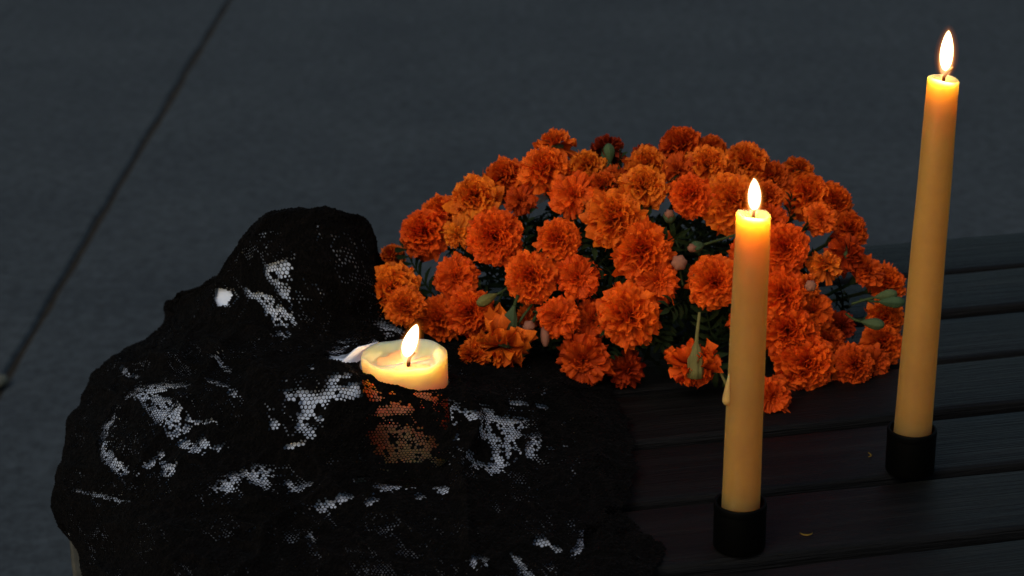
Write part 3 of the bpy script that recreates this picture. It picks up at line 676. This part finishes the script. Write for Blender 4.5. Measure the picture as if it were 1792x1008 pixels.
# buds on thin stems
def bud(p, d, L, r, mat, stemto=None, tip=None):
    p, d = Vector(p), Vector(d).normalized(); Mw = orient(p, d, 1, random.uniform(0, 6))
    v, f = lathe([(.0006, 0), (r*.35, L*.10), (r*.8, L*.35), (r, L*.6), (r*.9, L*.8), (r*.45, L*.97), (.0003, L)], 20, lambda i, a, q, z: (q*(1+.10*math.cos(6*a)), z, 0, 0))
    b = link('bud', mk('bud', v, f), mat, bq, local=BI @ Mw)
    if stemto is not None: stem_between(b, Mw, p, -d, stemto, .0008)
    if tip:
        v, f = lathe([(r*.7, L*.78), (r*.75, L*1.02), (r*.35, L*1.18), (.0003, L*1.2)], 12, lambda i, a, q, z: (q*(1+.2*math.cos(5*a)), z, 0, 0)); link('petal_tip', mk('petal_tip', v, f), tip, b)
    return b
X, Y, Z = rt, up, -fw
bud((0.2190,1.0937,0.4898),(0.95,-0.21,0.28),0.0140,0.0034,CALYX,(0.2052,1.0927,0.4863),None)
bud((0.2211,1.0913,0.4881),(0.95,-0.29,0.07),0.0160,0.0036,CALYX,(0.2112,1.0979,0.4872),None)
bud((0.2092,1.0801,0.4798),(0.95,-0.34,-0.05),0.0140,0.0034,CALYX,(0.2011,1.0881,0.4819),None)
bud((0.1982,1.0689,0.4617),(0.79,-0.46,-0.37),0.0120,0.0040,CALYX,(0.1942,1.0795,0.4666),None)
bud((0.1135,1.0767,0.5320),(-0.70,-0.63,0.04),0.0110,0.0034,CALYX,(0.1345,1.0902,0.5332),DRY)
bud((0.0940,1.0862,0.5426),(-0.09,-0.57,0.76),0.0100,0.0036,CALYX,(0.0996,1.0782,0.5274),DRY)
bud((0.0979,1.0703,0.5231),(0.00,-0.93,0.36),0.0100,0.0046,DRY,(0.1006,1.0673,0.5099),None)
bud((0.1729,1.0625,0.5086),(0.31,-0.73,0.60),0.0080,0.0034,DRY,None,None)
bud((0.0110,1.0559,0.4926),(-0.21,-0.85,0.01),0.0100,0.0036,DRY,(0.0215,1.0688,0.5036),None)
bud((0.0184,1.0531,0.4954),(0.03,-0.55,-0.86),0.0160,0.0024,DRY,(0.0096,1.0679,0.4950),None)
bud((0.0026,1.0556,0.4911),(-0.51,-0.47,-0.67),0.0160,0.0026,CALYX,(0.0165,1.0705,0.5048),None)
bud((0.0092,1.0525,0.4868),(-0.32,-0.51,-0.76),0.0140,0.0030,CALYX,(0.0163,1.0671,0.4971),None)
bud((0.0613,1.1346,0.5652),(-0.08,0.14,0.91),0.0120,0.0034,CALYX,(0.0625,1.1104,0.5566),None)
bud((0.1110,1.0717,0.5116),(-0.19,-0.64,0.57),0.0100,0.0030,CALYX,(0.1155,1.0632,0.4967),None)
bud((-0.0088,1.0697,0.5056),(-0.81,-0.42,-0.25),0.0140,0.0034,DRYCALYX,(0.0031,1.0778,0.5113),None)
v, f = tube([(0.1178,1.0406,0.4720),(0.1206,1.0349,0.4670),(0.1234,1.0292,0.4620)],[.0006,.0008,.0010],6); link('stem', mk('twig', [Vector(a)-bq.location for a in v], f), DRYCALYX, bq)

# leaves: feathery marigold foliage filling the gaps
def leaf_mesh(seed, n=6):
    R = np.random.default_rng(seed); V, F_ = [], []
    def blade(p, d, L, w, nrm):
        d = Vector(d).normalized(); s = d.cross(Vector(nrm)).normalized(); k = len(V); dr = Vector(nrm)
        for t, ww, dz in ((0, .15, 0), (.3, .8, .05), (.6, 1, .04), (.85, .55, -.05), (1, .03, -.14)):
            c = Vector(p)+d*L*t+dr*dz*L
            V.extend([c-s*w*ww+dr*w*.35*ww, c-dr*0, c+s*w*ww+dr*w*.35*ww])
        for i in range(4):
            a = k+i*3; F_.extend([(a, a+1, a+4, a+3), (a+1, a+2, a+5, a+4)])
    for i in range(n):
        t = .15+.8*i/(n-1); x = t; z = .10*math.sin(t*2.2)
        for sgn in (-1, 1):
            L = (.34-.16*abs(t-.45))*R.uniform(.85, 1.15); blade((x, 0, z), (.62, sgn*.78, R.uniform(-.1, .25)), L, .042*R.uniform(.8, 1.2), (0, 0, 1))
    blade((.95, 0, .08), (1, 0, -.1), .3, .045, (0, 0, 1))
    v, f = tube([(0, 0, 0), (.35, 0, .07), (.7, 0, .10), (1.0, 0, .08)], [.018, .015, .012, .008], 5); k = len(V); V.extend(v); F_.extend([tuple(a+k for a in q) for q in f])
    m = mk('leaf', V, F_); m.materials.append(LEAF); m.polygons.foreach_set('use_smooth', [True]*len(m.polygons)); return m
LM = [leaf_mesh(s, n) for s, n in ((1, 6), (2, 7), (3, 5))]
R = np.random.default_rng(12); EC = np.array([.075, 1.14, ZB]); ER = np.array([.172, .098, .120])
for i in range(240):
    d = R.normal(size=3); d[2] = abs(d[2])*.9; d[1] -= .35; d /= np.linalg.norm(d)
    p = EC + ER*d*R.uniform(.42, .80); n = d + R.normal(0, .5, 3); n /= np.linalg.norm(n)
    if p[2] < ZB+.008: p[2] = ZB+.008
    size = R.uniform(.026, .044)
    o = link('leaf', LM[i % 3], None, bq, smooth=False, local=BI @ orient(Vector(p), n, size, R.uniform(0, 6.28)))
# scrap of pale wrapping paper deep between the stems
v, f = [], []
for i in range(9):
    for j in range(5):
        a, b = i/8-.5, j/4-.5; v.append((a*.040, b*.018 + .004*math.sin(a*7), .004*math.sin(a*9+b*5)))
for i in range(8):
    for j in range(4): k = i*5+j; f.append((k, k+5, k+6, k+1))
pw = link('paper_scrap', mk('paper_scrap', v, f), m_plain('pale_paper', (.55, .56, .54), .8), bq, local=BI @ Matrix.Translation((.0135, 1.158, ZB+.0895)) @ Quaternion((1, 0, 0), rad(35)).to_matrix().to_4x4())
# small petal scraps on the bench
def scrap(label, x, y, s, a):
    v, f = [], []
    for i in range(9):
        t = i/8; an = t*2.3; w = .0009*math.sin(math.pi*min(.97, t+.03))+.0001
        c = Vector((math.cos(an)*.004, math.sin(an)*.004, 0)); d = c.normalized()
        v += [c-d*w+Vector((0, 0, .0003)), c+Vector((0, 0, .0009)), c+d*w+Vector((0, 0, .0004)), c-Vector((0, 0, .0001))]
    for i in range(8):
        for k in range(4): f.append((i*4+k, i*4+(k+1) % 4, i*4+4+(k+1) % 4, i*4+4+k))
    f += [(3, 2, 1, 0), (32, 33, 34, 35)]
    o = link('petal_scrap', mk('petal_scrap', v, f), CRUMB); o.location = (x, y, ZB+.0012); o.scale = (s, s, s); o.rotation_euler.z = a
    tag(o, label, 'petal', 'dry petal scraps on the bench')
scrap('tiny curled yellow petal scrap on the slat near the shorter candle', 0.1461, 0.8703, .9, 3.6)
scrap('tiny yellow petal scrap lying left of the taller candle', 0.1917, 0.9570, .7, 5.0)
